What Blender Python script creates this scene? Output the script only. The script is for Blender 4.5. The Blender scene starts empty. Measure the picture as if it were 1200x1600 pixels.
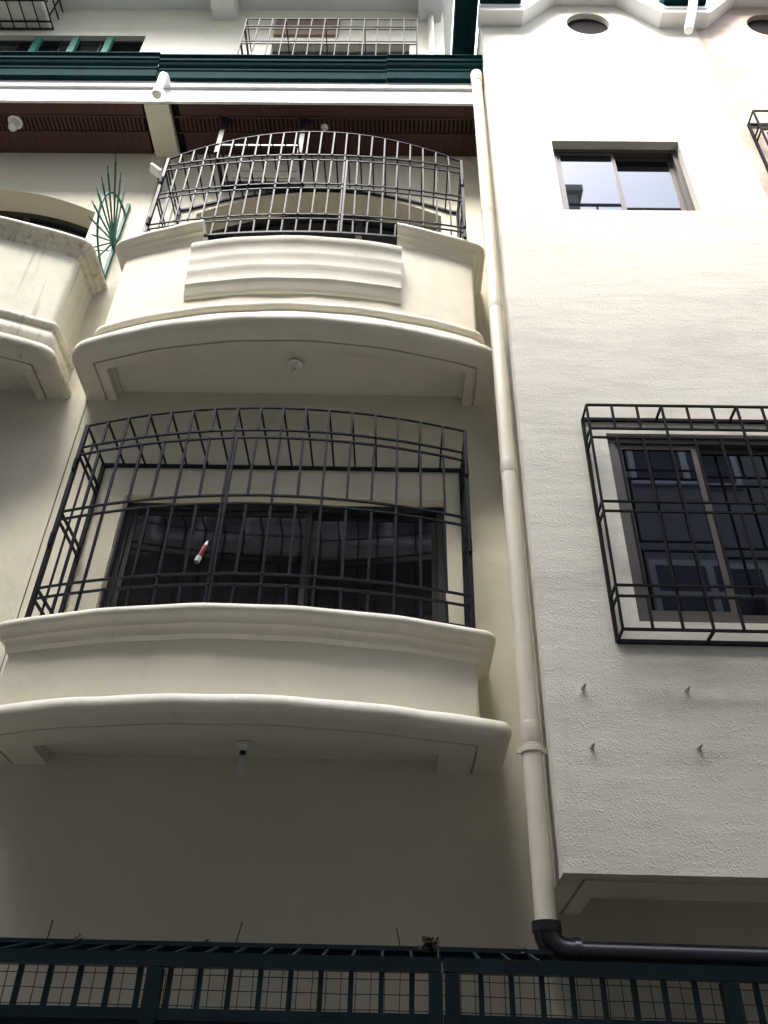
import bpy, bmesh, math, random
from mathutils import Vector, Matrix
random.seed(7)
SC = bpy.context.scene
COL = SC.collection
R = math.radians

# ------------------------------------------------------------------ camera
cam = bpy.data.cameras.new('camera'); co = bpy.data.objects.new('camera', cam); COL.objects.link(co)
zc = Vector((54, 1770, -1340)).normalized()
xc = Vector((1, -.016, .019)); xc = (xc - zc * xc.dot(zc)).normalized()
yc = zc.cross(xc)
co.matrix_world = Matrix(((*xc, 0), (*yc, 0), (*zc, 1.6), (0, 0, 0, 1)))
cam.sensor_fit = 'VERTICAL'; cam.sensor_height = 24.0; cam.lens = 24.0 * 1340 / 1600
cam.clip_start = .05; cam.clip_end = 2000
SC.camera = co

# ------------------------------------------------------------------ sky, sun, exposure
SUN_EL, SUN_AZ = R(56), R(199)           # azimuth clockwise from +Y: high, behind the camera, a little to the left
w = bpy.data.worlds.new('World'); SC.world = w; w.use_nodes = True
nt = w.node_tree; nt.nodes.clear()
sky = nt.nodes.new('ShaderNodeTexSky'); sky.sky_type = 'NISHITA'; sky.sun_disc = False
sky.sun_elevation = SUN_EL; sky.sun_rotation = SUN_AZ; sky.air_density = 1.0; sky.dust_density = 2.5; sky.ozone_density = 1.0
hs = nt.nodes.new('ShaderNodeHueSaturation'); hs.inputs['Saturation'].default_value = .72
tc = nt.nodes.new('ShaderNodeTexCoord')
nz = nt.nodes.new('ShaderNodeTexNoise'); nz.inputs['Scale'].default_value = 3.2; nz.inputs['Detail'].default_value = 5
cr = nt.nodes.new('ShaderNodeMapRange'); cr.inputs['From Min'].default_value = .35; cr.inputs['From Max'].default_value = .68
cr.inputs['To Min'].default_value = 0; cr.inputs['To Max'].default_value = .30
mx = nt.nodes.new('ShaderNodeMix'); mx.data_type = 'RGBA'; mx.inputs['B'].default_value = (11.2, 11.4, 12.2, 1)
bg = nt.nodes.new('ShaderNodeBackground'); bg.inputs['Strength'].default_value = .15
wo = nt.nodes.new('ShaderNodeOutputWorld')
L = nt.links.new
L(sky.outputs[0], hs.inputs['Color']); L(tc.outputs['Generated'], nz.inputs['Vector'])
L(nz.outputs['Fac'], cr.inputs['Value']); L(cr.outputs[0], mx.inputs['Factor'])
L(hs.outputs[0], mx.inputs['A']); L(mx.outputs['Result'], bg.inputs['Color']); L(bg.outputs[0], wo.inputs['Surface'])
sl = bpy.data.lights.new('sun', 'SUN'); sl.energy = .85; sl.angle = R(20); sl.color = (1, .97, .92)
so = bpy.data.objects.new('sun', sl); COL.objects.link(so)
sd = Vector((math.sin(SUN_AZ) * math.cos(SUN_EL), math.cos(SUN_AZ) * math.cos(SUN_EL), math.sin(SUN_EL)))
so.rotation_euler = (-sd).to_track_quat('-Z', 'Y').to_euler(); so.location = sd * 60
vs = SC.view_settings; vs.view_transform = 'Standard'; vs.look = 'None'; vs.gamma = 1; vs.exposure = 3.35
vs.use_curve_mapping = False
SC.cycles.max_bounces = 7; SC.cycles.diffuse_bounces = 3; SC.cycles.glossy_bounces = 3

# ------------------------------------------------------------------ materials
def mat(name, col, rough=.7, spec=.4, metal=0, var=.06, vscale=1.5, bump=0, bscale=80, bdist=.004, stain=None, grain='noise', coat=0, ior=1.5):
    m = bpy.data.materials.new(name); m.use_nodes = True
    n = m.node_tree.nodes; l = m.node_tree.links.new
    b = n['Principled BSDF']; b.inputs['Roughness'].default_value = rough
    b.inputs['Specular IOR Level'].default_value = spec; b.inputs['Metallic'].default_value = metal
    b.inputs['Coat Weight'].default_value = coat; b.inputs['IOR'].default_value = ior
    t = n.new('ShaderNodeTexCoord'); src = t.outputs['Object']
    a = n.new('ShaderNodeTexNoise'); a.inputs['Scale'].default_value = vscale; a.inputs['Detail'].default_value = 3; a.inputs['Roughness'].default_value = .65
    l(src, a.inputs['Vector'])
    mr = n.new('ShaderNodeMapRange'); mr.inputs['From Min'].default_value = .3; mr.inputs['From Max'].default_value = .7
    mr.inputs['To Min'].default_value = 1 - var; mr.inputs['To Max'].default_value = 1 + var
    l(a.outputs['Fac'], mr.inputs['Value'])
    v = n.new('ShaderNodeMix'); v.data_type = 'RGBA'; v.blend_type = 'MULTIPLY'; v.inputs['Factor'].default_value = 1
    v.inputs['A'].default_value = (*col, 1); l(mr.outputs[0], v.inputs['B'])
    out = v.outputs['Result']
    if stain:                                   # (colour, scale xyz, low, high, amount): dirt with a shape of its own
        for sc_, ss, lo, hi, am in stain:
            mp = n.new('ShaderNodeMapping'); mp.inputs['Scale'].default_value = ss; l(src, mp.inputs['Vector'])
            s = n.new('ShaderNodeTexNoise'); s.inputs['Scale'].default_value = 1; s.inputs['Detail'].default_value = 7; s.inputs['Roughness'].default_value = .7
            l(mp.outputs[0], s.inputs['Vector'])
            q = n.new('ShaderNodeMapRange'); q.inputs['From Min'].default_value = lo; q.inputs['From Max'].default_value = hi
            q.inputs['To Min'].default_value = 0; q.inputs['To Max'].default_value = am; l(s.outputs['Fac'], q.inputs['Value'])
            k = n.new('ShaderNodeMix'); k.data_type = 'RGBA'; k.inputs['B'].default_value = (*sc_, 1)
            l(q.outputs[0], k.inputs['Factor']); l(out, k.inputs['A']); out = k.outputs['Result']
    l(out, b.inputs['Base Color'])
    if bump:
        if grain == 'cast':
            g = n.new('ShaderNodeTexVoronoi'); g.inputs['Scale'].default_value = bscale; g.feature = 'F1'; go = g.outputs['Distance']
            g2 = n.new('ShaderNodeTexNoise'); g2.inputs['Scale'].default_value = bscale * .3; g2.inputs['Detail'].default_value = 2
            l(src, g2.inputs['Vector'])
            ad = n.new('ShaderNodeMath'); ad.operation = 'SUBTRACT'; ad.use_clamp = True; l(g2.outputs['Fac'], ad.inputs[0]); l(go, ad.inputs[1]); go = ad.outputs[0]
            g3 = n.new('ShaderNodeTexNoise'); g3.inputs['Scale'].default_value = 7; g3.inputs['Detail'].default_value = 5
            mp = n.new('ShaderNodeMapping'); mp.inputs['Scale'].default_value = (.5, .5, 2); l(src, mp.inputs['Vector']); l(mp.outputs[0], g3.inputs['Vector'])
            a3 = n.new('ShaderNodeMath'); a3.operation = 'MULTIPLY_ADD'; a3.inputs[1].default_value = 1.5; l(g3.outputs['Fac'], a3.inputs[0]); l(go, a3.inputs[2]); go = a3.outputs[0]
        else:
            g = n.new('ShaderNodeTexNoise'); g.inputs['Scale'].default_value = bscale; g.inputs['Detail'].default_value = 5; go = g.outputs['Fac']
            g3 = n.new('ShaderNodeTexNoise'); g3.inputs['Scale'].default_value = 6; g3.inputs['Detail'].default_value = 2; l(src, g3.inputs['Vector'])
            a3 = n.new('ShaderNodeMath'); a3.operation = 'MULTIPLY_ADD'; a3.inputs[1].default_value = 3.5; l(g3.outputs['Fac'], a3.inputs[0]); l(go, a3.inputs[2]); go = a3.outputs[0]
        l(src, g.inputs['Vector'])
        u = n.new('ShaderNodeBump'); u.inputs['Strength'].default_value = bump; u.inputs['Distance'].default_value = bdist
        l(go, u.inputs['Height']); l(u.outputs[0], b.inputs['Normal'])
    return m
CREAM = (.66, .617, .495)
M = {}
M['stucco'] = mat('cream_stucco', CREAM, .8, .25, var=.035, bump=.7, bscale=130, bdist=.003, stain=[((.5, .46, .37), (1.6, 1.6, .45), .5, .75, .35), ((.4, .37, .3), (11, 11, .45), .6, .8, .3)])
M['trim'] = mat('cream_trim', (.68, .64, .52), .62, .35, var=.03, vscale=2.5, bump=.4, bscale=60, bdist=.003, stain=[((.34, .31, .25), (18, 18, 1.1), .58, .8, .42), ((.5, .46, .38), (3, 3, 3), .52, .75, .25)])
M['cast'] = mat('roughcast', (.67, .635, .535), .8, .25, var=.03, vscale=1.2, bump=.8, bscale=88, bdist=.0036, grain='cast', stain=[((.47, .44, .38), (.9, .9, 3.2), .48, .7, .5), ((.4, .37, .31), (9, 9, .5), .58, .8, .35)])
M['dirty'] = mat('dirty_stucco', (.62, .585, .47), .8, .25, var=.06, bump=.6, bscale=120, bdist=.003,
                 stain=[((.12, .11, .095), (14, 14, .5), .56, .70, .6), ((.3, .28, .22), (3, 3, 1.2), .52, .75, .4)])
M['dirtlip'] = mat('mildewed_trim', (.6, .57, .46), .75, .25, var=.08, bump=.5, bscale=90, bdist=.003,
                   stain=[((.06, .055, .05), (24, 24, .9), .52, .68, .6), ((.25, .23, .19), (4, 4, 3), .5, .7, .5)])
M['pink'] = mat('weathered_stucco', (.5, .39, .31), .85, .2, var=.08, bump=.7, bscale=110, bdist=.004,
                stain=[((.33, .27, .22), (2.2, 2.2, 1.1), .52, .7, .7), ((.74, .68, .6), (1.5, 1.5, .8), .52, .66, .5), ((.2, .18, .15), (14, 14, 6), .66, .74, .6)])
M['white'] = mat('white_paint', (.8, .79, .76), .5, .4, var=.03, bump=.15, bscale=40)
M['greywhite'] = mat('offwhite_paint', (.74, .73, .69), .6, .35, var=.04, bump=.3, bscale=50)
M['iron'] = mat('dark_iron_paint', (.011, .012, .018), .42, .08, var=.25, vscale=14, bump=.25, bscale=160, bdist=.001)
M['iron2'] = mat('brown_iron_paint', (.018, .016, .017), .45, .03, var=.2, vscale=14, bump=.25, bscale=160, bdist=.001)
M['green'] = mat('dark_green_metal', (.007, .026, .029), .6, 0.006, var=.15, vscale=5, bump=.12, bscale=20,
                 stain=[((.12, .12, .11), (6, 6, 8), .66, .76, .35)])
M['fence'] = mat('fence_green_paint', (.005, .013, .017), .45, .2, var=.25, vscale=9, bump=.25, bscale=120, bdist=.001,
                 stain=[((.1, .11, .11), (25, 25, 25), .68, .76, .5)])
M['fan'] = mat('bright_green_paint', (.012, .085, .06), .5, .15, var=.15, vscale=12)
M['wframe'] = mat('green_window_frame', (.03, .16, .12), .5, .4, var=.12, vscale=8)
M['wood'] = mat('red_brown_wood', (.066, .027, .022), .6, .3, var=.22, vscale=6, bump=.3, bscale=60, bdist=.001)
M['void'] = mat('dark_void', (.012, .01, .01), .9, .1)
M['alu'] = mat('bronze_aluminium', (.09, .076, .066), .42, .5, metal=.35, var=.1, vscale=7)
M['dalu'] = mat('dark_aluminium', (.012, .012, .014), .4, .5, var=.1, vscale=7)
M['glass'] = mat('tinted_glass', (.006, .006, .008), .015, .26, var=.05, ior=1.75)
M['glass'].node_tree.nodes['Principled BSDF'].inputs['Specular Tint'].default_value = (.7, .83, 1, 1)
M['dglass'] = mat('dark_tinted_glass', (.010, .009, .011), .06, .4, var=.05, ior=1.55)
M['pvc'] = mat('cream_pvc', (.63, .58, .46), .36, .45, var=.05, vscale=4, bump=.05, bscale=30)
M['wpvc'] = mat('white_pvc', (.8, .79, .78), .35, .45, var=.02)
M['bpvc'] = mat('black_pvc', (.01, .011, .014), .28, .5, var=.1)
M['grey'] = mat('grey_steel', (.12, .12, .125), .5, .5, metal=.3, var=.12, vscale=9)
M['ac'] = mat('dusty_ac_casing', (.66, .64, .58), .65, .3, var=.12, vscale=5, stain=[((.16, .14, .11), (5, 5, 5), .5, .72, .6)])
M['stub'] = mat('painted_stub', (.4, .38, .33), .6, .3, var=.15, vscale=30)
M['brown'] = mat('brown_board', (.26, .2, .14), .75, .2, var=.12, vscale=6)
M['concrete'] = mat('concrete', (.22, .215, .2), .9, .2, var=.15, bump=.5, bscale=30)
M['opp'] = mat('opposite_stucco', (.3, .29, .265), .85, .2, var=.07, bump=.3, bscale=60)
M['red'] = mat('red_label', (.28, .05, .05), .5, .4)
M['dirt'] = mat('dry_leaf', (.05, .04, .03), .95, .1, var=.4, vscale=40)
M['bulb'] = mat('glass_bulb_off', (.75, .75, .74), .25, .5)
M['teal'] = mat('dark_sheet', (.01, .02, .022), .5, .2, var=.2, vscale=5)

# ------------------------------------------------------------------ mesh helpers
class MB:
    def __init__(s): s.v = []; s.f = []
    def face(s, pts):
        i = len(s.v); s.v += [tuple(p) for p in pts]; s.f.append(tuple(range(i, i + len(pts)))); return s
    def box(s, x0, x1, y0, y1, z0, z1):
        i = len(s.v)
        s.v += [(x, y, z) for x in (x0, x1) for y in (y0, y1) for z in (z0, z1)]
        for q in ((0, 1, 3, 2), (4, 6, 7, 5), (0, 4, 5, 1), (2, 3, 7, 6), (0, 2, 6, 4), (1, 5, 7, 3)): s.f.append(tuple(i + k for k in q))
        return s
    def rings(s, rings, closed=True, cap0=True, cap1=True):
        i = len(s.v); n = len(rings[0])
        for r in rings: s.v += [tuple(p) for p in r]
        for a in range(len(rings) - 1):
            for k in range(n if closed else n - 1):
                k2 = (k + 1) % n
                s.f.append((i + a * n + k, i + a * n + k2, i + (a + 1) * n + k2, i + (a + 1) * n + k))
        if cap0: s.f.append(tuple(i + k for k in range(n))[::-1])
        if cap1: s.f.append(tuple(i + (len(rings) - 1) * n + k for k in range(n)))
        return s
    def path(s, pts, w_, h_=None, up=(0, 0, 1), n=4):
        """square (n=4) or round bar along a polyline"""
        h_ = h_ or w_; pts = [Vector(p) for p in pts]; rr = []
        for k, p in enumerate(pts):
            t = (pts[min(k + 1, len(pts) - 1)] - pts[max(k - 1, 0)]).normalized()
            u0 = Vector(up)
            if abs(t.dot(u0)) > .95: u0 = Vector((0, 1, 0))
            sd_ = t.cross(u0).normalized(); u = sd_.cross(t)
            if n == 4: rr.append([p + sd_ * a * w_ / 2 + u * b * h_ / 2 for a, b in ((-1, -1), (1, -1), (1, 1), (-1, 1))])
            else: rr.append([p + sd_ * math.cos(2 * math.pi * q / n) * w_ / 2 + u * math.sin(2 * math.pi * q / n) * h_ / 2 for q in range(n)])
        return s.rings(rr)
    def bar(s, p, q, w_, h_=None, up=(0, 0, 1)): return s.path([p, q], w_, h_, up)
    def tube(s, p, q, r, n=16): return s.path([p, q], 2 * r, None, (0, 0, 1), n)
    def lathe(s, c, prof, axis=(0, 0, 1), n=18):
        ax = Vector(axis).normalized(); a = ax.orthogonal().normalized(); b = ax.cross(a); c = Vector(c)
        return s.rings([[c + ax * h + (a * math.cos(2 * math.pi * q / n) + b * math.sin(2 * math.pi * q / n)) * r for q in range(n)] for r, h in prof])
    def mesh(s, name, m, smooth=None):
        me = bpy.data.meshes.new(name); me.from_pydata(s.v, [], s.f); me.materials.append(M[m] if isinstance(m, str) else m)
        bm = bmesh.new(); bm.from_mesh(me); bmesh.ops.remove_doubles(bm, verts=bm.verts, dist=1e-5)
        bmesh.ops.recalc_face_normals(bm, faces=bm.faces); bm.to_mesh(me); bm.free()
        if smooth:
            me.shade_smooth(); me.set_sharp_from_angle(angle=R(smooth))
        return me
    def build(s, name, m, parent=None, smooth=None): return link(name, s.mesh(name, m, smooth), parent)
def link(name, me, parent=None):
    o = bpy.data.objects.new(name, me); COL.objects.link(o); o.parent = parent; return o
def tag(o, label, cat, group=None, kind=None):
    o['label'] = label; o['category'] = cat
    if group: o['group'] = group
    if kind: o['kind'] = kind
    return o
def thing(name, label, cat, loc=(0, 0, 0), group=None):
    o = bpy.data.objects.new(name, None); COL.objects.link(o); o.empty_display_size = .2
    return tag(o, label, cat, group)
def wob(x, y, z, a=.003):                       # hand-plastered unevenness
    return a * (math.sin(x * 5.1 + z * 3.3) + .7 * math.sin(x * 11.7 - y * 7 + z * 9) + .5 * math.sin(x * 23 + 1.7))

def wall_sheet(mb, x0, x1, z0, z1, y, openings, depth, ztop=None):
    """front sheet with openings (xa,xb,za,zb,crown) and their reveals; crown = rise of a segmental arch"""
    def top(o, x):
        xa, xb, za, zb, cr_ = o
        if not cr_: return zb
        t = (2 * (x - xa) / (xb - xa) - 1); return zb + cr_ * (1 - t * t)
    xs = {x0, x1}
    for o in openings:
        n = 24 if o[4] else 1
        for k in range(n + 1): xs.add(round(o[0] + (o[1] - o[0]) * k / n, 6))
    if ztop: xs |= {x for x, _ in ztop if x0 < x < x1}
    xs = sorted(xs)
    def zt(x):
        if not ztop: return z1
        for (a, za), (b, zb) in zip(ztop, ztop[1:]):
            if a - 1e-9 <= x <= b + 1e-9: return za + (zb - za) * (x - a) / (b - a)
        return ztop[-1][1]
    for a, b in zip(xs, xs[1:]):
        cov = sorted([o for o in openings if o[0] - 1e-6 <= a and b <= o[1] + 1e-6], key=lambda o: o[2])
        lo = (z0, z0)
        for o in cov:
            mb.face([(a, y, lo[0]), (b, y, lo[1]), (b, y, o[2]), (a, y, o[2])])
            ta, tb = top(o, a), top(o, b); d = o[5] if len(o) > 5 else depth
            mb.face([(a, y, ta), (b, y, tb), (b, y + depth, tb), (a, y + depth, ta)])
            mb.face([(a, y, o[2]), (b, y, o[2]), (b, y + depth, o[2]), (a, y + depth, o[2])])
            lo = (ta, tb)
        mb.face([(a, y, lo[0]), (b, y, lo[1]), (b, y, zt(b)), (a, y, zt(a))])
    for o in openings:
        for x in (o[0], o[1]): mb.face([(x, y, o[2]), (x, y, top(o, x)), (x, y + depth, top(o, x)), (x, y + depth, o[2])])
    return mb

# ------------------------------------------------------------------ ground
g = MB(); g.box(-150, 150, -150, 150, -.3, 0)
go = g.build('ground', 'concrete'); go['kind'] = 'structure'

YW = 4.70      # main wall plane
YG = 3.93      # wing wall plane
XW = .735      # side of the wing

# ------------------------------------------------------------------ windows
def window(parent, x0, x1, z0, z1, y, fm, gm, sash=2, fw=.045, label=None, split=None, set_back=.03, sill=True, smat=None):
    """sliding window set in its opening: frame > sash, pane"""
    fr = MB(); d = .07
    fr.box(x0, x1, y, y + d, z1 - fw, z1); fr.box(x0, x1, y, y + d, z0, z0 + fw)
    fr.box(x0, x0 + fw, y, y + d, z0 + fw, z1 - fw); fr.box(x1 - fw, x1, y, y + d, z0 + fw, z1 - fw)
    fo = fr.build('window', fm, parent)
    if label: fo['label'] = label
    xs = [x0 + fw + (x1 - x0 - 2 * fw) * k / sash for k in range(sash + 1)] if not split else [x0 + fw] + split + [x1 - fw]
    for k in range(len(xs) - 1):
        a, b = xs[k], xs[k + 1]; yy = y + .012 + (set_back if k % 2 else 0); s = fw * .75; ov = .02
        if k > 0: a -= ov if k % 2 else 0
        sa = MB(); zb, zt_ = z0 + fw + .002, z1 - fw - .002
        sa.box(a, b, yy, yy + .024, zt_ - s, zt_); sa.box(a, b, yy, yy + .024, zb, zb + s)
        sa.box(a, a + s, yy, yy + .024, zb + s, zt_ - s); sa.box(b - s, b, yy, yy + .024, zb + s, zt_ - s)
        sa.build('sash', smat or fm, fo)
        p = MB(); p.box(a + s - .004, b - s + .004, yy + .009, yy + .015, zb + s - .004, zt_ - s + .004); p.build('pane', gm, fo)
    return fo

# ------------------------------------------------------------------ main building
B = thing('apartment_building', 'cream stucco apartment building with curved balconies stacked below a dark green gutter', 'building')
LOWWIN = (-1.925, .305, 4.05, 5.27, 0)
ARCH = (-1.95, .335, 6.9, 8.62, .37)
LARCH = (-5.25, -2.90, 6.9, 8.62, .37)
mw = MB(); wall_sheet(mw, -2.40, 9.0, 0, 9.70, YW, [LOWWIN, ARCH], .24)
mw.build('wall', 'stucco', B)
lw = MB(); wall_sheet(lw, -9, -2.405, 0, 9.70, YW - .004, [LARCH], .25); lw.build('wall', 'stucco', B)
j = MB(); j.box(-2.405, -2.40, YW + .006, YW + .05, 0, 9.7); j.build('wall_joint', 'concrete', B)
core = MB(); core.box(-9, .72, 5.2, 11, 0, 10.1); core.build('building_core', 'concrete', B)
# top storey wall above the roof edge
TW1 = (-5.2, -3.13, 11.0, 12.25, 0); TW2 = (-1.60, .02, 11.0, 12.08, 0)
tw = MB(); wall_sheet(tw, -9, .43, 9.70, 13.0, YW + .02, [TW1, TW2], .16); tw.face([(.43, YW + .02, 9.7), (.43, YW + .02, 13), (.43, 9, 13), (.43, 9, 9.7)])
tw.build('upper_wall', 'trim', B)
c2 = MB(); c2.box(-9, .42, 5.1, 9, 10.1, 13.4); c2.build('building_core', 'concrete', B)
rf = MB(); rf.box(-9.3, .55, 3.85, 9, 12.95, 13.15); rf.build('roof_overhang', 'greywhite', B)
for a, b in ((-2.38, -2.10), (.12, .40)):
    k = MB(); k.box(a, b, 3.95, YW + .03, 12.66, 12.948); k.build('overhang_beam', 'greywhite', B)
bp = MB(); bp.tube((.27, 4.66, 9.9), (.27, 4.66, 12.64), .035); bp.build('rain_pipe', 'pvc', B, 40)
pb = MB(); pb.box(-1.60, -.83, YW - .012, YW + .019, 12.24, 12.67); pb.build('wall_board', 'brown', B)
pt = MB(); pt.box(.36, .50, YW - .003, YW + .001, 2.93, 3.16); pt.build('plaster_patch', 'stucco', B)
# lower window
window(B, -1.925, .305, 4.052, 5.268, YW + .085, 'dalu', 'dglass', 2, .05, 'wide dark tinted sliding window behind the lower curved grille', [-.62])
# arched doors
for a, b in ((-1.95, .335), (-5.25, -2.90)):
    xs = [a + (b - a) * k / 20 for k in range(21)]
    fr = MB(); y = 4.935
    top = lambda x: 8.62 + .37 * (1 - (2 * (x - a) / (b - a) - 1) ** 2)
    fr.rings([[(x, y, top(x)), (x, y + .06, top(x)), (x, y + .06, top(x) - .07), (x, y, top(x) - .07)] for x in xs])
    for x in (a + .03, a + (b - a) * .35, a + (b - a) * .66, b - .03): fr.box(x - .03, x + .03, y + .002, y + .058, 6.9, top(x) - .06)
    fo = fr.build('arched_door', 'dalu', B)
    p = MB(); p.face([(a, y + .03, 6.9), (b, y + .03, 6.9)] + [(x, y + .03, top(x) - .03) for x in reversed(xs)]); p.build('pane', 'dglass', fo)
# top storey windows
tw_ = window(B, -5.2, -3.13, 11.002, 12.248, YW + .08, 'dalu', 'dglass', 4, .035, 'green framed window half hidden above the gutter')
for x in (-4.41, -3.96, -3.55):
    k = MB(); k.box(x - .045, x + .03, YW + .03, YW + .078, 11.01, 12.24); k.build('mullion', 'wframe', tw_)
window(B, -1.60, .02, 11.002, 12.078, YW + .11, 'alu', 'dglass', 2, .05, 'window behind the small black grille above the gutter')

# --- balconies -------------------------------------------------------------
def plan(xcn, hw, yc_, ye, rc, d, xs, yw=YW + .03):
    """plan outline left wall -> front arc -> right wall, offset outward by d"""
    H = hw + d; s = (ye - yc_) / hw ** 2
    ya = lambda x: yc_ - d + s * x * x
    P = [(-H, yw)]
    rr_ = max(rc + d, .006); E = (H, ya(H))
    a1 = H - rr_
    n = 7; corner = []
    for k in range(n + 1):
        t = k / n; p0 = (H, E[1] + rr_); p2 = (a1, ya(a1))
        corner.append(((1 - t) ** 2 * p0[0] + 2 * t * (1 - t) * E[0] + t * t * p2[0], (1 - t) ** 2 * p0[1] + 2 * t * (1 - t) * E[1] + t * t * p2[1]))
    P += [(-x, y_) for x, y_ in corner]
    lim = a1 - .004
    P += [(max(-lim, min(lim, x)), ya(max(-lim, min(lim, x)))) for x in xs]
    P += [(x, y_) for x, y_ in reversed(corner)] + [(H, yw)]
    return [(xcn + x, y_) for x, y_ in P]
def sweep(mb, args, prof, i0=0, i1=None, xs=(), closed=True, jig=.003):
    """prof: list of (d, z); rings along the profile; each ring is the plan at that offset"""
    pl = {d: plan(*args, d, xs) for d in {p[0] for p in prof}}
    n = len(pl[prof[0][0]]); i1 = n if i1 is None else i1
    rings = []
    for k in range(i0, i1):
        rings.append([(pl[d][k][0], pl[d][k][1] + wob(pl[d][k][0], d, z, jig), z + wob(pl[d][k][0], 2 + d, z, jig)) for d, z in prof])
    mb.rings(rings, closed=closed, cap0=closed, cap1=closed); return rings
def arcpts(c, r, a0, a1, n):
    return [(c[0] + r * math.cos(R(a0 + (a1 - a0) * k / n)), c[1] + r * math.sin(R(a0 + (a1 - a0) * k / n))) for k in range(n + 1)]
def slab(parent, args, zb, xs, m, th=.10, margin=.17, rec=.10, d0=0, inner=.085):
    """balcony floor: rounded nose, flat margin, groove, recessed panel"""
    r = th / 2
    prof = [(-.30, zb + th)] + [(d0 + x - r, z) for x, z in arcpts((0, zb + r), r, 90, -90, 8)]
    prof += [(d0 - margin, zb), (d0 - margin, zb + .02), (d0 - margin - .014, zb + .02), (d0 - margin - .014, zb), (d0 - margin - inner, zb), (d0 - margin - inner, zb + rec)]
    mb = MB(); rg = sweep(mb, args, prof, xs=xs, closed=False)
    mb.face([q[-1] for q in rg]); mb.face([q[0] for q in rg])
    return mb.build('slab', m, parent, 40)
XS = [-1.2 + .06 * k for k in range(41)]
# lower ledge
XL = -.87
la = (XL, 1.31, 4.05, 4.28, .025)
body = MB(); sweep(body, la, [(0, 3.41), (0, 3.82), (-.12, 3.82), (-.12, 3.41)], xs=XS)
lb = body.build('balcony', 'stucco', B, 40); lb['label'] = 'lower curved ledge below the wide dark window'
slab(lb, (XL, 1.31, 4.05, 4.28, -.10), 3.33, XS, 'trim', .10, rec=.07, d0=.155, inner=.20)
capp = lambda z: [(-.30, z + .175), (.075, z + .175)] + [(.075 + x, zz) for x, zz in arcpts((0, z + .143), .032, 90, -60, 6)] + \
    [(.07, z + .105), (.055, z + .09), (.05, z + .075)] + [(.05 - .03 * math.sin(R(a)), z + .075 - .05 * (1 - math.cos(R(a)))) for a in (30, 60, 90)] + [(.014, z + .02), (0.002, z + .005), (-.05, z)]
cp = MB(); sweep(cp, (XL, 1.31, 4.05, 4.28, -.035), capp(3.795), xs=XS); cp.build('cap_moulding', 'trim', lb, 40)
fl = MB(); fl.face([(x, y, 3.955) for x, y in plan(*la, -.25, XS)]); fl.build('ledge_top', 'trim', lb)
# upper balcony
XU = -.86
XSU = sorted(set([round(-1.26 + .06 * k, 4) for k in range(43)] + [-.74, .80]))
i_cutL = 9 + XSU.index(-.74); i_cutR = 9 + XSU.index(.80)
ua = (XU, 1.41, 4.06, 4.31, .03)
body = MB(); sweep(body, ua, [(0, 6.26), (0, 7.10), (-.12, 7.10), (-.12, 6.26)], xs=XSU)
ub = body.build('balcony', 'stucco', B, 40); ub['label'] = 'upper curved balcony with a raised cap on either side of its lower middle panel'
NPL = len(plan(*ua, 0, XSU))
for i0, i1 in ((0, i_cutL + 1), (i_cutR, NPL)):
    k = MB(); sweep(k, ua, [(0, 7.10), (0, 7.40), (-.12, 7.40), (-.12, 7.10)], i0, i1, XSU); k.build('parapet', 'stucco', ub, 40)
    k = MB(); pr = [(-.16, p[1]) if p[0] < -.2 else p for p in capp(7.375)]
    sweep(k, (XU, 1.41, 4.06, 4.31, -.02), pr, i0, i1, XSU); k.build('cap_moulding', 'trim', ub, 40)
k = MB(); prof = [(-.03, 7.20), (.115, 7.215), (.128, 7.205), (.128, 7.165), (.118, 7.145), (.106, 7.12), (.098, 7.05), (.098, 7.03), (.088, 7.005), (.082, 6.93), (.082, 6.91), (.070, 6.885), (.062, 6.80), (.062, 6.785), (.048, 6.765), (.035, 6.70), (.02, 6.675), (-.03, 6.67)]
sweep(k, ua, prof, i_cutL - 1, i_cutR + 2, XSU, jig=.0025); k.build('middle_panel', 'trim', ub, 32)
k = MB(); prof = [(-.05, 6.56), (.01, 6.56)] + [(.02 + x, z) for x, z in arcpts((0, 6.50), .04, 80, -80, 6)] + [(.03, 6.44), (.045, 6.42), (.05, 6.39), (.02, 6.33), (-.05, 6.3)]
sweep(k, (XU, 1.41, 4.06, 4.31, .05), prof, xs=XSU); k.build('base_moulding', 'trim', ub, 40)
slab(ub, (XU, 1.41, 4.06, 4.31, -.01), 6.185, XSU, 'trim', .11, d0=.09 + .07)
# left neighbour balcony: mildewed, straight chamfered front
XN = -4.15
na = (XN, 1.50, 4.00, 4.30, .04); XSN = [-1.4 + .07 * k for k in range(41)]
body = MB(); sweep(body, na, [(0, 6.26), (0, 7.42), (-.12, 7.42), (-.12, 6.26)], xs=XSN)
nb = body.build('balcony', 'dirty', B, 40); nb['label'] = 'mildew streaked balcony cut off by the left edge of the photo'
cp = MB(); pr = [(-.16, p[1]) if p[0] < -.2 else p for p in capp(7.375)]; sweep(cp, (XN, 1.50, 4.0, 4.30, -.02), pr, xs=XSN); cp.build('cap_moulding', 'dirtlip', nb, 40)
k = MB(); prof = [(-.05, 6.60), (.01, 6.60)] + [(.02 + x, z) for x, z in arcpts((0, 6.54), .04, 80, -80, 6)] + [(.03, 6.47), (.045, 6.44), (.05, 6.39), (.02, 6.33), (-.05, 6.3)]
sweep(k, (XN, 1.50, 4.0, 4.30, -.01), prof, xs=XSN); k.build('base_moulding', 'dirtlip', nb, 40)
slab(nb, (XN, 1.50, 4.0, 4.30, -.01), 6.185, XSN, 'dirty', .11, d0=.11)

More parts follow.
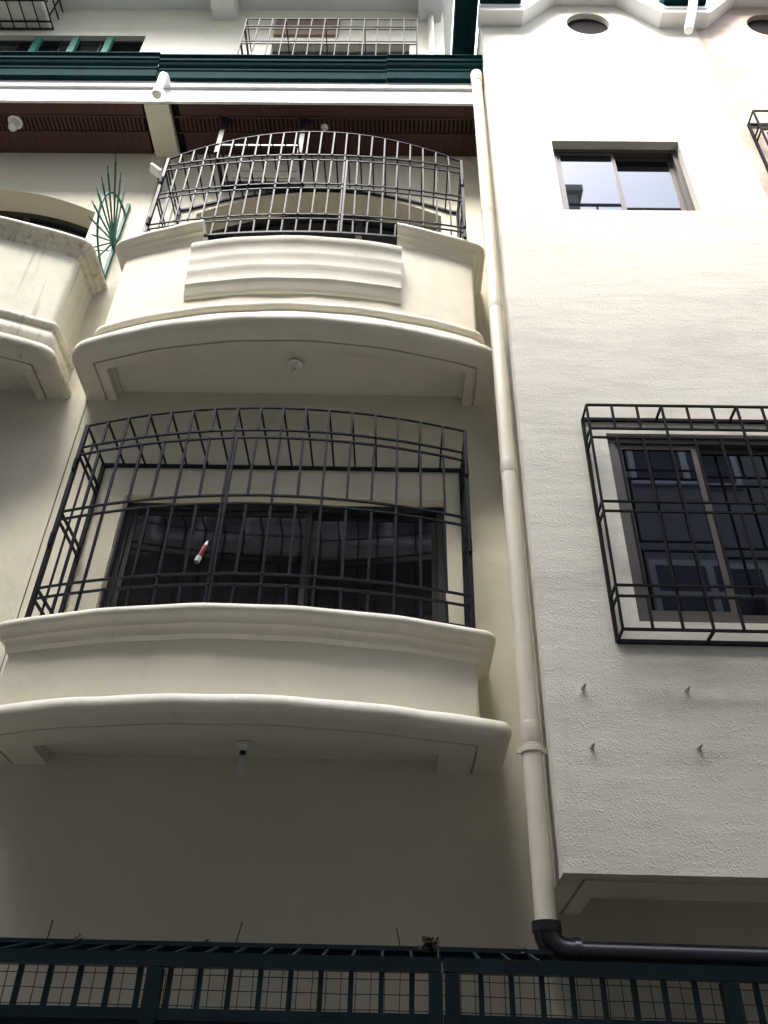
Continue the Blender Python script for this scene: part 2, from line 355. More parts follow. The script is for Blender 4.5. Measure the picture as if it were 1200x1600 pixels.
# --- eave: wooden soffit, vents, fascia, gutter -----------------------------
ZS = 9.63
so_ = MB(); so_.box(-9, .72, 4.16, YW - .002, ZS + .03, ZS + .06); sof = so_.build('soffit', 'void', B)
pk = MB(); pk.box(-.0435, .0435, 4.175, 4.305, ZS, ZS + .02); pme = pk.mesh('plank', 'wood')
pk = MB(); pk.box(-.0435, .0435, 4.465, YW - .004, ZS, ZS + .02); pme2 = pk.mesh('plank', 'wood')
sk = MB(); sk.box(-.013, .013, 4.308, 4.462, ZS + .004, ZS + .022); sme = sk.mesh('vent_slat', 'wood')
x = -5.6
while x < .70:
    if not (-2.58 < x < -2.2):
        for me in (pme, pme2):
            o = link('plank', me, sof); o.location = (x, 0, random.uniform(-.001, .0015))
    x += .0885
x = -5.6
while x < .71:
    if not (-2.54 < x < -2.24):
        o = link('vent_slat', sme, sof); o.location = (x, 0, random.uniform(-.001, .001)); o.rotation_euler.z = 0
    x += .0425
for y0, y1 in ((4.295, 4.312), (4.458, 4.475)):
    k = MB(); k.box(-5.7, -2.53, y0, y1, ZS - .012, ZS + .004 - .001); k.build('trim_strip', 'wood', sof)
    k = MB(); k.box(-2.25, .71, y0, y1, ZS - .012, ZS + .004 - .001); k.build('trim_strip', 'wood', sof)
k = MB(); k.box(-2.51, -2.275, 4.17, YW, ZS - .05, ZS + .029); k.build('eave_beam', 'trim', B)
k = MB(); k.box(-9, .715, 4.142, 4.168, ZS - .025, 10.10); k.box(-9, .715, 4.115, 4.141, 9.84, 10.10); k.build('fascia', 'white', B)
gp = [(4.10, 9.76), (4.015, 9.76), (4.0, 9.775), (3.995, 9.93), (3.985, 9.945), (3.985, 9.99), (3.965, 10.02), (3.955, 10.06), (3.955, 10.085), (3.94, 10.09), (3.94, 10.115), (3.955, 10.12), (3.95, 10.19), (3.93, 10.21), (3.93, 10.225), (3.98, 10.225), (3.98, 10.0), (4.10, 9.99)]
gp = [(y + .08, 1.6 + (9.76 + (z - 9.76) * .72 - 1.6) * 1.0202) for y, z in gp]
for x0, x1, dz, dy in ((-9, -2.44, .012, -.012), (-2.44, -.2, 0, 0), (-.2, .735, 0.006, -.008)):
    k = MB(); k.rings([[(x, y + dy, z + dz) for y, z in gp] for x in (x0, x1 - .003)]); k.build('gutter', 'green', B, 25)
gt = MB(); gt.box(-9, .70, 4.08, 4.72, 10.11, 10.125); gt.build('gutter_deck', 'green', B)

# ------------------------------------------------------------------ wing
Wn = thing('building_wing', 'tall bright cream roughcast wing with sliding windows on the right', 'building')
CPL = [(.70, 10.72), (1.14, 10.72), (1.51, 11.20), (2.13, 11.20), (2.50, 10.69), (2.97, 10.69), (3.34, 11.18), (3.98, 11.18), (4.36, 10.7), (5.3, 10.7)]
XE = 2.865
OV = (1.812, 10.79, .215, .235)
def oval_patch(mb, x0, x1, z0, z1, y, ov, depth, n=40):
    cx, cz, rx, rz = ov; out = []; inn = []
    for k in range(n):
        a = 2 * math.pi * k / n; c, s = math.cos(a), math.sin(a)
        t = min(((x1 - cx) if c > 0 else (x0 - cx)) / c if abs(c) > 1e-9 else 1e9, ((z1 - cz) if s > 0 else (z0 - cz)) / s if abs(s) > 1e-9 else 1e9)
        out.append((cx + c * t, y, cz + s * t)); inn.append((cx + c * rx, y, cz + s * rz))
    for k in range(n):
        q = (k + 1) % n
        mb.face([out[k], out[q], inn[q], inn[k]]); mb.face([inn[k], inn[q], (inn[q][0], y + depth, inn[q][2]), (inn[k][0], y + depth, inn[k][2])])
    for cxn, czn in ((x0, z0), (x1, z0), (x0, z1), (x1, z1)):
        best = sorted(out, key=lambda p: (p[0] - cxn) ** 2 + (p[2] - czn) ** 2)[:2]; mb.face([best[0], (cxn, y, czn), best[1]])
top = [(a, b + .35) for a, b in CPL]
ww = MB()
wall_sheet(ww, XW, XE, 2.62, 12, YG, [(1.238, 2.312, 7.572, 8.578, 0), (1.260, 2.36, 3.885, 5.212, 0), (1.50, 2.12, 10.49, 11.09, 0)], .10, top)
# the oval patch replaces the square hole
nf = MB(); oval_patch(nf, 1.50, 2.12, 10.49, 11.09, YG, OV, .22)
i = len(ww.v); ww.v += nf.v; ww.f += [tuple(i + q for q in f) for f in nf.f]
ww.face([(XW, YG, 2.62), (XW, YG, 11.07), (XW, YW + .4, 11.07), (XW, YW + .4, 2.62)])
ww.build('wall', 'cast', Wn)
k = MB()   # underside: margin, groove, recessed panel
prf = [(0, 2.62), (.10, 2.62), (.10, 2.638), (.118, 2.638), (.118, 2.62), (.20, 2.62), (.20, 2.70)]
rg = []
for d, z in prf: rg.append([(XW + d, YW, z), (XW + d, YG + d, z), (6.0 - d, YG + d, z), (6.0 - d, YW, z)])
k.rings(rg, closed=False, cap0=False, cap1=False); k.face(rg[-1]); k.build('underside', 'trim', Wn)
k = MB(); k.box(XW + .006, 9, 4.25, 11, 2.75, 10.9); k.build('building_core', 'void', Wn)
window(Wn, 1.24, 2.31, 7.574, 8.576, YG + .075, 'alu', 'glass', 2, .042, 'sliding window reflecting the pale sky on the bright wing', set_back=.045)
window(Wn, 1.262, 2.358, 3.887, 5.21, YG + .03, 'alu', 'glass', 2, .05, 'brown framed sliding window behind the box grille', set_back=.03)
k = MB(); k.lathe((OV[0], YG + .055, OV[1]), [(.001, 0), (.26, 0), (.26, .02), (.001, .02)], (0, 1, 0), 30); k.build('oval_shade_disc', 'void', Wn)  # dark disc stands in for the shade inside the oval opening
# cornice following the trapezoid roofline
def xz_sweep(mb, pl, prof):
    rings = []
    for q, (x, z) in enumerate(pl):
        p = Vector((x, z)); ds = []
        if q > 0: ds.append((p - Vector(pl[q - 1])).normalized())
        if q < len(pl) - 1: ds.append((Vector(pl[q + 1]) - p).normalized())
        ns = [Vector((-d.y, d.x)) for d in ds]; nn = sum(ns, Vector((0, 0))).normalized(); sc_ = 1 / max(.4, nn.dot(ns[0]))
        rings.append([(x + nn.x * h * sc_, YG - o_, z + nn.y * h * sc_) for o_, h in prof])
    mb.rings(rings); return mb
k = MB(); xz_sweep(k, CPL, [(-.02, 0), (.15, 0), (.155, .012), (.155, .05), (.168, .062), (.168, .10), (-.02, .12)])
k.build('cornice', 'white', Wn)
for a, b in ((.72, 1.12), (2.53, 2.95)):
    k = MB(); k.box(a, b, YG - .225, YG - .003, CPL[0][1] + .112, CPL[0][1] + .30); k.build('valley_gutter', 'green', Wn)
k = MB()
for x0, x1, z0, z1 in ((.475, .50, 10.9, 11.2), (.50, .60, 10.9, 10.93), (.60, .615, 10.885, 10.93), (.615, .70, 10.9, 10.93), (.68, .70, 10.93, 11.2)): k.box(x0, x1, 3.45, 8, z0, z1)
k.build('side_gutter', 'green', Wn)
# neighbouring house beyond the wing
Nb = thing('neighbouring_building', 'weathered pinkish stucco house front at the right edge beyond the wing', 'building')
nw = MB(); OV2 = (3.63, 10.79, .225, .235)
wall_sheet(nw, XE, 5.3, 2.62, 12, YG + .004, [(3.1, 4.6, 7.4, 8.75, 0), (3.32, 3.94, 10.49, 11.09, 0)], .10, top)
nf = MB(); oval_patch(nf, 3.32, 3.94, 10.49, 11.09, YG + .004, OV2, .22)
i = len(nw.v); nw.v += nf.v; nw.f += [tuple(i + q for q in f) for f in nf.f]
nw.build('wall', 'pink', Nb)
k = MB(); k.lathe((OV2[0], YG + .055, OV2[1]), [(.001, 0), (.26, 0), (.26, .02), (.001, .02)], (0, 1, 0), 30); k.build('oval_shade_disc', 'void', Nb)  # same dark disc, painted shade behind the neighbour's oval opening
window(Nb, 3.102, 4.598, 7.402, 8.748, YG + .06, 'alu', 'glass', 2)

# ------------------------------------------------------------------ curved grilles
def curved_grille(name, label, xl, xr, yc_, ye, yw, ztop_, zb, pairs, nb_, back, stile, through, bw=.014, rise=0, m='iron', gap=None):
    T = thing(name, label, 'window grille', group='curved window grilles')
    xm, hw = (xl + xr) / 2, (xr - xl) / 2
    Y = lambda x: yc_ + (ye - yc_) * ((x - xm) / hw) ** 2
    xs = [xl + (xr - xl) * k / 32 for k in range(33)]
    ZT = lambda x: ztop_ + rise * (1 - ((x - xm) / hw) ** 2)
    def rail(z, w_=bw, h_=bw * .75, nm='rail'):
        k = MB(); k.path([(x, Y(x), z + (ZT(x) - ztop_ if nm == 'top_rail' else 0)) for x in xs], w_, h_); k.build(nm, m, T)
    rail(ztop_, .016, .0055, 'top_rail'); 
    if not gap: rail(zb, .018, .018, 'bottom_rail')
    else:
        k = MB(); k.path([(x, Y(x), zb) for x in [gap[0] + (gap[1] - gap[0]) * q / 16 for q in range(17)]], .018, .018); k.build('bottom_rail', m, T)
    zb0 = zb
    for p in pairs:
        for z in p: rail(z)
    k = MB(); k.path([(x, yw - .012, back(x)) for x in xs], .02, .024); k.build('back_rail', m, T)
    for q in range(nb_):
        x = xl + (xr - xl) * q / (nb_ - 1); end = q in (0, nb_ - 1)
        k = MB(); y = Y(x); zt_ = ZT(x); jx = random.uniform(-.003, .003); zb = zb0 if not gap or gap[0] < x < gap[1] else gap[2]
        if end: k.bar((x, y, zb), (x, y, zt_), .024, .03)
        elif q == stile:
            k.bar((x, y, zb), (x, y, zt_), bw, bw); k.bar((x + .022, y - .002, zb), (x + .022, y - .002, pairs[0][1]), .016, .016)
        elif q in through: k.bar((x + jx, y + random.uniform(0, .003), zb), (x, y, zt_), bw, bw)
        else:
            e = [zt_] + [z for p in pairs for z in p] + [zb]
            for a, b in zip(e[::2], e[1::2]): k.bar((x + jx, y, b), (x - jx, y, a), bw, bw)
        for p in pairs:
            for z in p: k.lathe((x, y - .004, z - .007), [(.004, 0), (.010, .004), (.009, .010), (.004, .014)], n=6)     # weld
        k.build('bar', m, T)
        k = MB(); k.bar((x, y, zt_), (x, yw - .014, back(x)), .012, .012); k.build('top_bar', m, T)
    for sx, x in ((1, xl), (-1, xr)):
        y = Y(x); zk = back(x); zt_ = ZT(x); zb = gap[2] if gap else zb0
        k = MB(); k.bar((x, yw - .014, zb), (x, yw - .014, zk), .026, .026); k.build('wall_post', m, T)
        for p in pairs:
            for z in p:
                k = MB(); k.bar((x, y, z), (x, yw - .012, z), bw, bw); k.build('side_rail', m, T)
        for t in (.36, .68):
            yy = y + (yw - y) * t; k = MB(); k.bar((x, yy, zb), (x, yy, zt_ + (zk - zt_) * t), .012, .012); k.build('side_bar', m, T)
        for z in (zt_ - .35, zt_ - .95):
            k = MB(); k.tube((x, y - .018, z - .045), (x, y - .018, z + .045), .013, 8); k.build('hinge', m, T)
    return T
curved_grille('window_grille', 'black curved security grille standing on the lower ledge before the wide dark window', -2.13, .425, 4.08, 4.28, YW, 5.53, 4.02,
              [(5.335, 5.27), (4.80, 4.737), (4.235, 4.163)], 18, lambda x: 5.53, 7, (2, 5, 9, 11, 14), .015)
curved_grille('balcony_grille', 'black curved security grille standing on the upper balcony under the eave', -2.11, .487, 4.066, 4.18, YW, 8.66, 7.44,
              [(8.558, 8.477), (8.117, 8.05), (7.68, 7.62)], 24, lambda x: 8.66 + .34 * (1 - min(1, ((x + .81) / 1.25) ** 2)), 14, (3, 6, 9, 17, 20), .0125, .27, gap=(-1.60, -.06, 7.545))

# ------------------------------------------------------------------ box grilles
def box_grille(name, label, x0, x1, yw, dep, z0, z1, pairs, step, bw=.013, m='iron2', group='box window grilles', topbars=False):
    T = thing(name, label, 'window grille', group=group); y = yw - dep; yb = yw - .011
    for z in (z0, z1):
        k = MB(); k.bar((x0, y, z), (x1, y, z), bw, bw); k.build('front_rail', m, T)
        k = MB(); k.bar((x0, yb, z), (x1, yb, z), .018, .022); k.build('wall_rail', m, T)
    for p in pairs:
        for z in p:
            k = MB(); k.bar((x0, y, z), (x1, y, z), bw * .9, bw * .9); k.build('rail', m, T)
    for x in (x0, x1):
        k = MB(); k.bar((x, y, z0), (x, y, z1), bw, bw); k.build('corner_post', m, T)
        k = MB(); k.bar((x, yb, z0), (x, yb, z1), .018, .022); k.build('wall_post', m, T)
        for z in [z0, z1] + [z for p in pairs for z in p]:
            k = MB(); k.bar((x, y, z), (x, yb, z), bw * .9, bw * .9); k.build('side_rail', m, T)
    n = round((x1 - x0) / step)
    for q in range(1, n):
        x = x0 + (x1 - x0) * q / n; k = MB()
        if q % 3 == 0:
            k.bar((x, y - .001, z0), (x, y - .001, z1), bw, bw)
            for z in (z0, z1):
                t = MB(); t.bar((x, y, z), (x, yb, z), bw, bw); t.build('tie', m, T)
        else:
            e = [z1] + [z for p in pairs for z in p] + [z0]
            for a, b in zip(e[::2], e[1::2]): k.bar((x, y, b), (x, y, a), bw, bw)
            if topbars: k.bar((x, y, z1), (x, yb, z1), bw, bw)
        k.build('bar', m, T)
    return T
box_grille('window_grille', 'dark box shaped grille over the brown framed window on the wing', 1.125, 2.49, YG, .14, 3.757, 5.315, [(5.122, 5.05), (4.57, 4.502), (4.018, 3.952)], .152)
box_grille('window_grille', 'small dark grille cut off by the right edge beside the stained wall', 2.965, 4.72, YG, .13, 7.3, 8.85, [(8.62, 8.55), (8.05, 7.98), (7.5, 7.44)], .152)
box_grille('window_grille', 'small black grille on the top storey above the gutter', -1.80, .10, YW + .02, .42, 10.8, 11.73, [(11.55, 11.49), (11.2, 11.14)], .146, .012, 'iron2')

# ------------------------------------------------------------------ drainpipes
T = thing('downpipe', 'long cream downpipe running from the green gutter down beside the wing', 'pipe')
PX, PY, PR = .662, 4.05, .0485
for z0, z1 in ((2.43, 3.235), (3.235, 5.02), (5.02, 6.56), (6.56, 7.72), (7.72, 9.82)):
    k = MB(); k.tube((PX, PY, z0), (PX, PY, z1 - .002), PR, 24); k.build('pipe_section', 'pvc', T, 40)
for z in (3.30, 5.02, 6.56, 7.72):
    k = MB(); k.lathe((PX, PY, z - .05), [(PR + .001, 0), (PR + .002, .003), (PR + .002, .1), (PR + .0018, .104), (PR + .001, .105)], n=24); k.build('coupling', 'pvc', T, 40)
k = MB(); k.lathe((PX, PY, 3.20), [(PR + .002, 0), (PR + .008, .003), (PR + .008, .027), (PR + .002, .03)], n=24); k.box(PX + .045, XW - .001, PY - .006, PY + .006, 3.203, 3.228); k.box(PX - .075, PX - .05, PY - .006, PY + .006, 3.203, 3.228); k.build('clamp', 'pvc', T, 40)
k = MB(); k.lathe((PX, PY, 9.80), [(PR + .004, 0), (PR + .006, .004), (PR + .006, .17), (PR - .004, .185), (.001, .19)], n=20); k.build('pipe_head', 'pvc', T, 40)
T = thing('waste_pipe', 'glossy black elbow and level waste pipe running under the wing', 'pipe')
k = MB(); ez = 2.325; er = .085
pts = [(PX, PY, 2.445), (PX, PY, ez + er)] + [(PX + er - er * math.cos(R(a)), PY, ez + er - er * math.sin(R(a))) for a in (15, 30, 45, 60, 75)] + [(PX + er, PY, ez), (PX + er + .045, PY, ez)]
k.path(pts, .118, n=22, up=(0, 1, 0)); k.build('elbow', 'bpvc', T, 50)
k = MB(); k.lathe((PX, PY, 2.40), [(.05, 0), (.064, .003), (.064, .045), (.05, .048)], n=22); k.lathe((PX + er + .02, PY, ez), [(.05, 0), (.064, .003), (.064, .03), (.05, .033)], (1, 0, 0), 22); k.build('collar', 'bpvc', T, 40)
k = MB(); k.tube((PX + er + .04, PY, ez), (6, PY, ez - .03), .05, 20); k.build('pipe_section', 'bpvc', T, 40)
T = thing('drain_elbow', 'short white drain elbow sticking out of the green gutter', 'pipe')
k = MB(); k.path([(-2.33, 4.13, 9.87), (-2.33, 4.07, 9.87), (-2.33, 4.03, 9.855), (-2.33, 4.01, 9.82), (-2.33, 4.005, 9.78), (-2.33, 4.005, 9.50)], .078, n=16, up=(1, 0, 0)); k.build('elbow', 'wpvc', T, 50)
k = MB(); k.lathe((-2.33, 4.005, 9.46), [(.03, 0), (.045, 0), (.045, .06), (.041, .063)], n=16); k.build('socket', 'wpvc', T, 40)
T = thing('drain_spout', 'crooked white drain spout hanging over the cornice at the upper right', 'pipe')
k = MB(); k.path([(2.80, 3.68, 10.90), (2.77, 3.62, 10.72), (2.72, 3.585, 10.52), (2.685, 3.58, 10.38), (2.665, 3.60, 10.28), (2.635, 3.63, 10.16), (2.60, 3.66, 10.03)], .085, n=14, up=(1, 0, 0)); k.build('elbow', 'wpvc', T, 50)

# ------------------------------------------------------------------ lamps
def lampholder(name, label, c, r=.045, drop=.05, bulb=.03, group='ceiling lamp holders'):
    T = thing(name, label, 'lamp', group=group)
    k = MB(); k.lathe((c[0], c[1], c[2]), [(r, 0), (r, -.012), (r * .7, -.018), (r * .55, -drop), (.001, -drop)]); k.build('base', 'greywhite', T, 40)
    if bulb:
        k = MB(); k.lathe((c[0], c[1], c[2] - drop), [(bulb * .6, .005), (bulb * .7, -.01), (bulb, -.035), (bulb * .8, -.06), (.001, -.068)]); k.build('bulb', 'bulb', T, 60)
lampholder('ceiling_lamp', 'small white lamp holder on the underside of the upper balcony', (-.79, 4.37, 6.255), .055, .045, .022)
T = thing('ceiling_lamp', 'bare compact tube lamp hanging under the lower ledge', 'lamp')
k = MB(); k.lathe((-.835, 4.50, 3.40), [(.045, 0), (.045, -.006), (.022, -.01), (.02, -.04), (.001, -.04)]); k.build('base', 'greywhite', T, 40)
k = MB(); k.lathe((-.835, 4.50, 3.362), [(.015, 0), (.018, -.004), (.018, -.025), (.001, -.026)]); k.build('ballast', 'dalu', T, 40)
for dx in (-.008, .008):
    k = MB(); k.tube((-.835 + dx, 4.50, 3.338), (-.835 + dx, 4.50, 3.22), .006, 10); k.build('tube', 'bulb', T, 50)
lampholder('ceiling_lamp', 'round white lamp on the wooden eave at the upper left', (-3.83, 4.37, 9.63), .07, .06, .045)
lampholder('ceiling_lamp', 'small lamp holder on the wooden eave behind the upper grille', (-.80, 4.40, 9.63), .035, .03, .016)
T = thing('floodlight', 'small white floodlight on the wall left of the upper grille', 'lamp')
k = MB(); k.path([(-2.43, 4.52, 9.10), (-2.33, 4.55, 9.03)], .09, .03); k.build('housing', 'wpvc', T); k = MB(); k.bar((-2.36, 4.60, 9.05), (-2.36, 4.70, 8.98), .03, .03); k.build('bracket', 'grey', T)

# ------------------------------------------------------------------ spike fan between the balconies
T = thing('spike_fan', 'green fan of metal spikes between the two upper balconies', 'spike guard')
hub = Vector((-2.6, 4.64, 8.09))
tips = [(4.50, 8.75), (4.36, 8.74), (4.17, 8.74), (4.12, 8.46), (4.10, 8.25), (4.09, 8.07), (4.10, 7.89), (4.14, 7.73), (4.26, 7.66), (4.36, 7.62), (4.46, 7.60)]
for y, z in tips:
    t = Vector((-2.6, y, z)); k = MB()
    d = (t - hub)
    k.path([hub + d * .05, hub + d * .9], .013, .013); k.path([hub + d * .9, t], .007, .007); k.build('spike', 'fan', T)
k = MB(); k.path([(-2.6, 4.66 - .42 * math.sin(R(a)), 8.09 + .46 * math.cos(R(a)) * (1 if a < 90 else .95)) for a in range(0, 181, 12)], .016, .016, (1, 0, 0)); k.build('hoop', 'fan', T)
k = MB(); k.bar((-2.6, 4.675, 7.55), (-2.6, 4.675, 8.72), .03, .03); k.build('wall_plate', 'fan', T)
k = MB(); k.lathe((-2.615, 4.64, 8.09), [(.05, 0), (.05, .03)], (1, 0, 0), 14); k.build('hub', 'fan', T)
# thin cable from the fan to the left
T = tag(MB().bar((-2.62, 4.66, 7.99), (-5.3, 4.66, 8.02), .008).build('cable', 'iron'), 'thin dark cable running left from the green spike fan', 'cable')

# ------------------------------------------------------------------ hanging bracket with box in front of the upper opening
T = thing('hanging_bracket', 'black steel bracket hanging from the eave behind the upper grille', 'bracket')
for x in (-1.755, -.985):
    k = MB(); k.bar((x, 4.31, 9.0), (x, 4.31, 9.626), .045, .008, (0, 1, 0)); k.build('hanger', 'iron', T)
    k = MB(); k.bar((x, 4.30, 9.02), (x, 4.69, 9.02), .03, .04); k.build('arm', 'iron', T)
    k = MB(); k.bar((x - .06, 4.30, 9.62), (x + .06, 4.36, 9.62), .04, .01); k.build('foot', 'iron', T)
k = MB(); k.bar((-1.755, 4.325, 9.15), (-.985, 4.325, 9.15), .018, .018); k.build('cross_bar', 'grey', T)
k = MB(); k.bar((-1.77, 4.66, 9.02), (-.97, 4.66, 9.02), .05, .05); k.build('shelf_rail', 'iron', T)
T = thing('wall_hatch', 'cream louvred hatch on the wall above the arched opening', 'hatch')
k = MB(); k.box(-1.72, -1.02, YW - .05, YW - .001, 9.09, 9.52); k.build('box', 'trim', T)
for q in range(3):
    k = MB(); k.box(-1.68, -1.06, YW - .064, YW - .05, 9.13 + q * .12, 9.165 + q * .12); k.build('slat', 'trim', T)

# ------------------------------------------------------------------ air conditioner cage at the top left
T = thing('air_conditioner', 'dusty boxed air conditioner at the top left corner', 'air conditioner')
k = MB(); k.box(-5.3, -4.33, 4.20, YW + .018, 12.40, 12.94); k.build('casing', 'ac', T)
T = thing('appliance_cage', 'rusty dark cage round the air conditioner at the top left corner', 'cage')
cx0, cx1, cy0, cz0, cz1 = -5.36, -4.27, 4.13, 12.37, 12.94
for q in range(8):
    x = cx0 + (cx1 - cx0) * q / 7
    k = MB(); k.bar((x, cy0, cz0), (x, YW + .01, cz0), .012, .012); k.build('bottom_bar', 'iron2', T)
    k = MB(); k.bar((x, cy0, cz0), (x, cy0, cz1), .012, .012); k.build('bar', 'iron2', T)
for y in (cy0, 4.38, 4.615, YW - .0): 
    k = MB(); k.bar((cx0, y, cz0), (cx1, y, cz0), .016, .016); k.build('rail', 'iron2', T)
for q in range(1, 4):
    k = MB(); k.bar((cx1, cy0 + .14 * q, cz0), (cx1, cy0 + .14 * q, cz1), .012, .012); k.build('side_bar', 'iron2', T)
for z in (cz0, cz0 + .25, cz0 + .45):
    k = MB(); k.bar((cx1, cy0, z), (cx1, YW, z), .014, .014); k.build('side_rail', 'iron2', T)

# ------------------------------------------------------------------ bolts on the wing
for x, z, lab in ((.921, 3.495, 'upper left'), (1.432, 3.492, 'upper right'), (.928, 3.191, 'lower left'), (1.434, 3.196, 'lower right')):
    T = thing('anchor_bolt', 'small grey bolt stub in the wing wall below the box grille, %s of four' % lab, 'bolt', group='bolt stubs in the wing wall')
    k = MB(); k.tube((x, YG + .01, z), (x + .004, YG - .045, z + .004), .006, 8); k.build('shank', 'stub', T, 40)
    k = MB(); k.lathe((x, YG - .002, z), [(.011, 0), (.011, -.012), (.004, -.012)], (0, 1, 0), 6); k.build('nut', 'stub', T)

# ------------------------------------------------------------------ red and white tube hung on the lower grille
T = thing('sealant_tube', 'red and white tube hooked on the bars of the lower grille', 'tube')
c = Vector((-1.155, 4.06, 4.30)); ax = Vector((.045, 0, .15)).normalized()
k = MB(); k.lathe(c + ax * .035, [(.012, 0), (.013, .005), (.013, .065), (.010, .08), (.001, .082)], ax, 14); k.build('sleeve', 'red', T, 40)
k = MB(); k.lathe(c, [(.014, 0), (.016, .004), (.015, .034), (.001, .036)], ax, 14); k.build('cap', 'wpvc', T, 40)
k = MB(); k.lathe(c + ax * .114, [(.010, 0), (.008, .015), (.003, .035), (.001, .036)], ax, 14); k.build('nozzle', 'wpvc', T, 40)
k = MB(); k.lathe(c - ax * .012, [(.011, 0), (.013, .003), (.011, .014)], ax, 14); k.build('plunger', 'dalu', T, 40)

# ------------------------------------------------------------------ fence across the bottom
def fence(label, x0, x1, posts, zt, slope, bars0, step):
    T = thing('security_fence', label, 'fence', group='green fence panels'); y = 3.3
    Z = lambda x: zt + slope * (x - x0)
    k = MB(); k.path([(x0, y, Z(x0)), (x1, y, Z(x1))], .045, .044); k.build('top_rail', 'fence', T)
    k = MB(); k.path([(x0, y, Z(x0) - .165), (x1, y, Z(x1) - .165)], .04, .035); k.build('bottom_rail', 'fence', T)
    k = MB(); xr = min(x1, .60); k.path([(x0, y + .27, Z(x0) + .098), (xr, y + .27, Z(xr) + .098)], .03, .016); k.build('rear_rail', 'fence', T)
    k = MB(); k.path([(x0, y + .29, Z(x0) + .085), (xr, y + .29, Z(xr) + .085)], .012, .05); k.build('rear_board', 'fence', T)
    k = MB(); k.box(x0, x1, y + .012, y + .018, 0.02, zt - .172); k.build('sheet', 'teal', T)
    for p, w_ in posts:
        k = MB(); k.box(p - w_ / 2, p + w_ / 2, y - .026, y + .026, 0, Z(p) - .0265); k.build('post', 'fence', T)
    x = bars0
    while x < x1 - .03:
        if x > x0 + .02 and all(abs(x - p) > .05 for p, _ in posts):
            k = MB(); k.bar((x, y, Z(x) - .15), (x, y, Z(x) - .024), .017, .017); k.build('bar', 'fence', T)
        if x0 + .02 < x < xr:
            k = MB(); k.bar((x, y + .005, Z(x) + .02), (x, y + .27, Z(x) + .09), .010, .010); k.build('top_tie', 'fence', T)
        x += step
    k = MB(); x = x0 + .01
    while x < x1:
        k.bar((x, y + .024, Z(x) - .17), (x + random.uniform(-.004, .004), y + .024, Z(x) - .02), .0026); x += .0502
    for dz in (.042, .088, .135):
        k.path([(x0 + (x1 - x0) * q / 30, y + .026, Z(x0 + (x1 - x0) * q / 30) - dz + random.uniform(-.002, .002)) for q in range(31)], .0026)
    o = k.build('wire_mesh', 'fence', T); o['kind'] = 'stuff'
    return T
fence('dark green wire mesh fence panel along the bottom left', -3.2, .166, [(-.815, .052), (.146, .046), (-2.0, .05)], 2.128, .004, -1.275 - .312 * 4, .1035)
fence('dark green wire mesh fence panel along the bottom right below the black pipe', .172, 3.0, [(.202, .048), (1.14, .05), (2.1, .05)], 2.142, -.004, .30, .1035)
for (x, z0, dx, h), lab in zip(((-1.225, 2.15, .006, .11), (-.56, 2.15, .02, .12), (.03, 2.16, -.02, .10)), ('left', 'middle', 'right')):
    k = MB(); k.path([(x, 3.32, z0), (x + dx * .4, 3.32, z0 + h * .5), (x + dx, 3.32, z0 + h)], .0035)
    tag(k.build('wire_stub', 'iron2'), 'thin %s wire stub poking up from the fence top' % lab, 'wire', 'wire stubs on the fence')
def clump(c, r, n, label):
    k = MB()
    for q in range(n):
        d = Vector((random.gauss(0, 1), random.gauss(0, .8), random.gauss(0, .7))) * r * .5
        p = Vector(c) + d; a = Vector((random.gauss(0, 1), random.gauss(0, 1), random.gauss(0, 1))).normalized() * r * random.uniform(.25, .5); b = a.orthogonal() * .5
        k.face([p - a, p + b, p + a, p - b])
    tag(k.build('leaf_clump', 'dirt'), label, 'debris')
clump((.135, 3.44, 2.235), .03, 120, 'dark clump of dry leaves on the fence beside the double post')
clump((-1.19, 3.56, 2.245), .02, 20, 'tiny dark leaf clump on the fence at the far left')
clump((-.70, 3.56, 2.245), .014, 14, 'tiny dark leaf clump on the fence left of the middle')
clump((.48, 3.56, 2.245), .018, 20, 'tiny dark leaf clump on the fence below the pipe elbow')

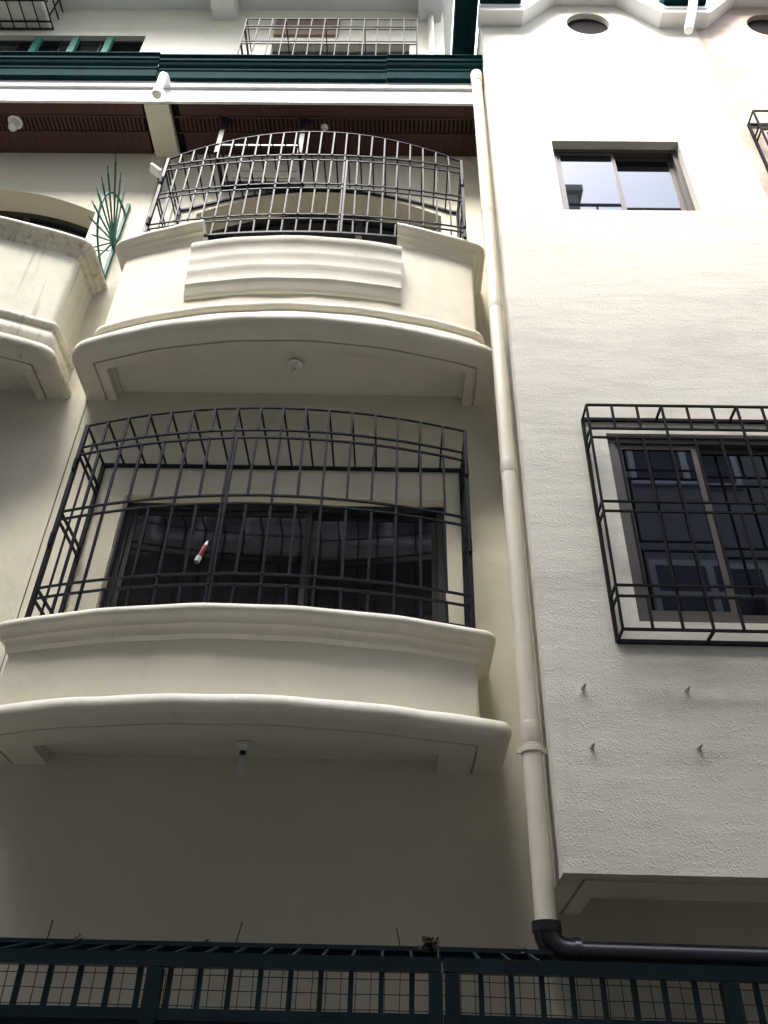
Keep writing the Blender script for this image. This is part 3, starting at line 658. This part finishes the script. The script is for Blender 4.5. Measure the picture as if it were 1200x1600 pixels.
# ------------------------------------------------------------------ building across the alley (seen mirrored in the panes)
O = thing('opposite_building', 'plain building across the alley mirrored in the dark window panes', 'building')
YO = -2.3; HO = 16.75
k = MB(); k.box(-16, 16, -12, YO, 0, HO); k.build('wall', 'opp', O)
k = MB(); k.box(-16, 16, YO, YO + .25, HO - .35, HO); k.build('cornice', 'greywhite', O)
for z in (4.0, 7.0, 10.0):
    for x in (-7.5, -4.2, -1.0, 3.6, 6.6, 9.6):
        f = MB(); f.box(x - .05, x + 1.65, YO, YO + .06, z - .05, z + 1.55); fo = f.build('window', 'greywhite', O)
        for a in (0, .82):
            for zz, h in ((0, .95), (1.0, .45)):
                p = MB(); p.box(x + a + .03, x + a + .74, YO + .061, YO + .066, z + zz + .03, z + zz + h); p.build('pane', 'dglass', fo)
for z in (6.2, 9.2):
    f = MB(); f.box(-6, 2.4, YO, YO + .9, z - .15, z); fo = f.build('balcony', 'opp', O)
    for q in range(43):
        p = MB(); p.bar((-5.95 + q * .198, YO + .86, z), (-5.95 + q * .198, YO + .86, z + .95), .018); p.build('bar', 'iron', fo)
    for h in (.5, .95):
        p = MB(); p.bar((-6, YO + .86, z + h), (2.4, YO + .86, z + h), .03); p.build('rail', 'iron', fo)
for h in (.45, .9):
    p = MB(); p.bar((-16, YO - .1, HO + h), (16, YO - .1, HO + h), .05); p.build('roof_rail', 'iron', O)
for q in range(33):
    p = MB(); p.bar((-16 + q, YO - .1, HO), (-16 + q, YO - .1, HO + .9), .04); p.build('rail_post', 'iron', O)
p = MB(); p.box(3.15, 3.65, YO - .6, YO - .1, HO, HO + 1.3); p.box(3.05, 3.75, YO - .7, YO, HO + 1.3, HO + 1.5); p.build('chimney', 'opp', O)

for sx, lab in ((-1, 'left'), (1, 'right')):  # unseen blocks added at both alley ends to keep sky light out
    E_ = thing('light_blocker', 'unseen block added to shut out skylight at the %s end of the alley' % lab, 'building')
    a, b = (-18, -9.02) if sx < 0 else (9.02, 18)
    k = MB(); k.box(a, b, YO + .3, 11, 0, 13.2); k.build('wall', 'opp', E_)
    xf = b if sx < 0 else a
    for z in (3.8, 6.9, 10.0):
        for y in (-.8, 1.6):
            k = MB(); k.box(min(xf, xf - sx * .05), max(xf, xf - sx * .05), y, y + 1.3, z, z + 1.4); k.build('window', 'dglass', E_)
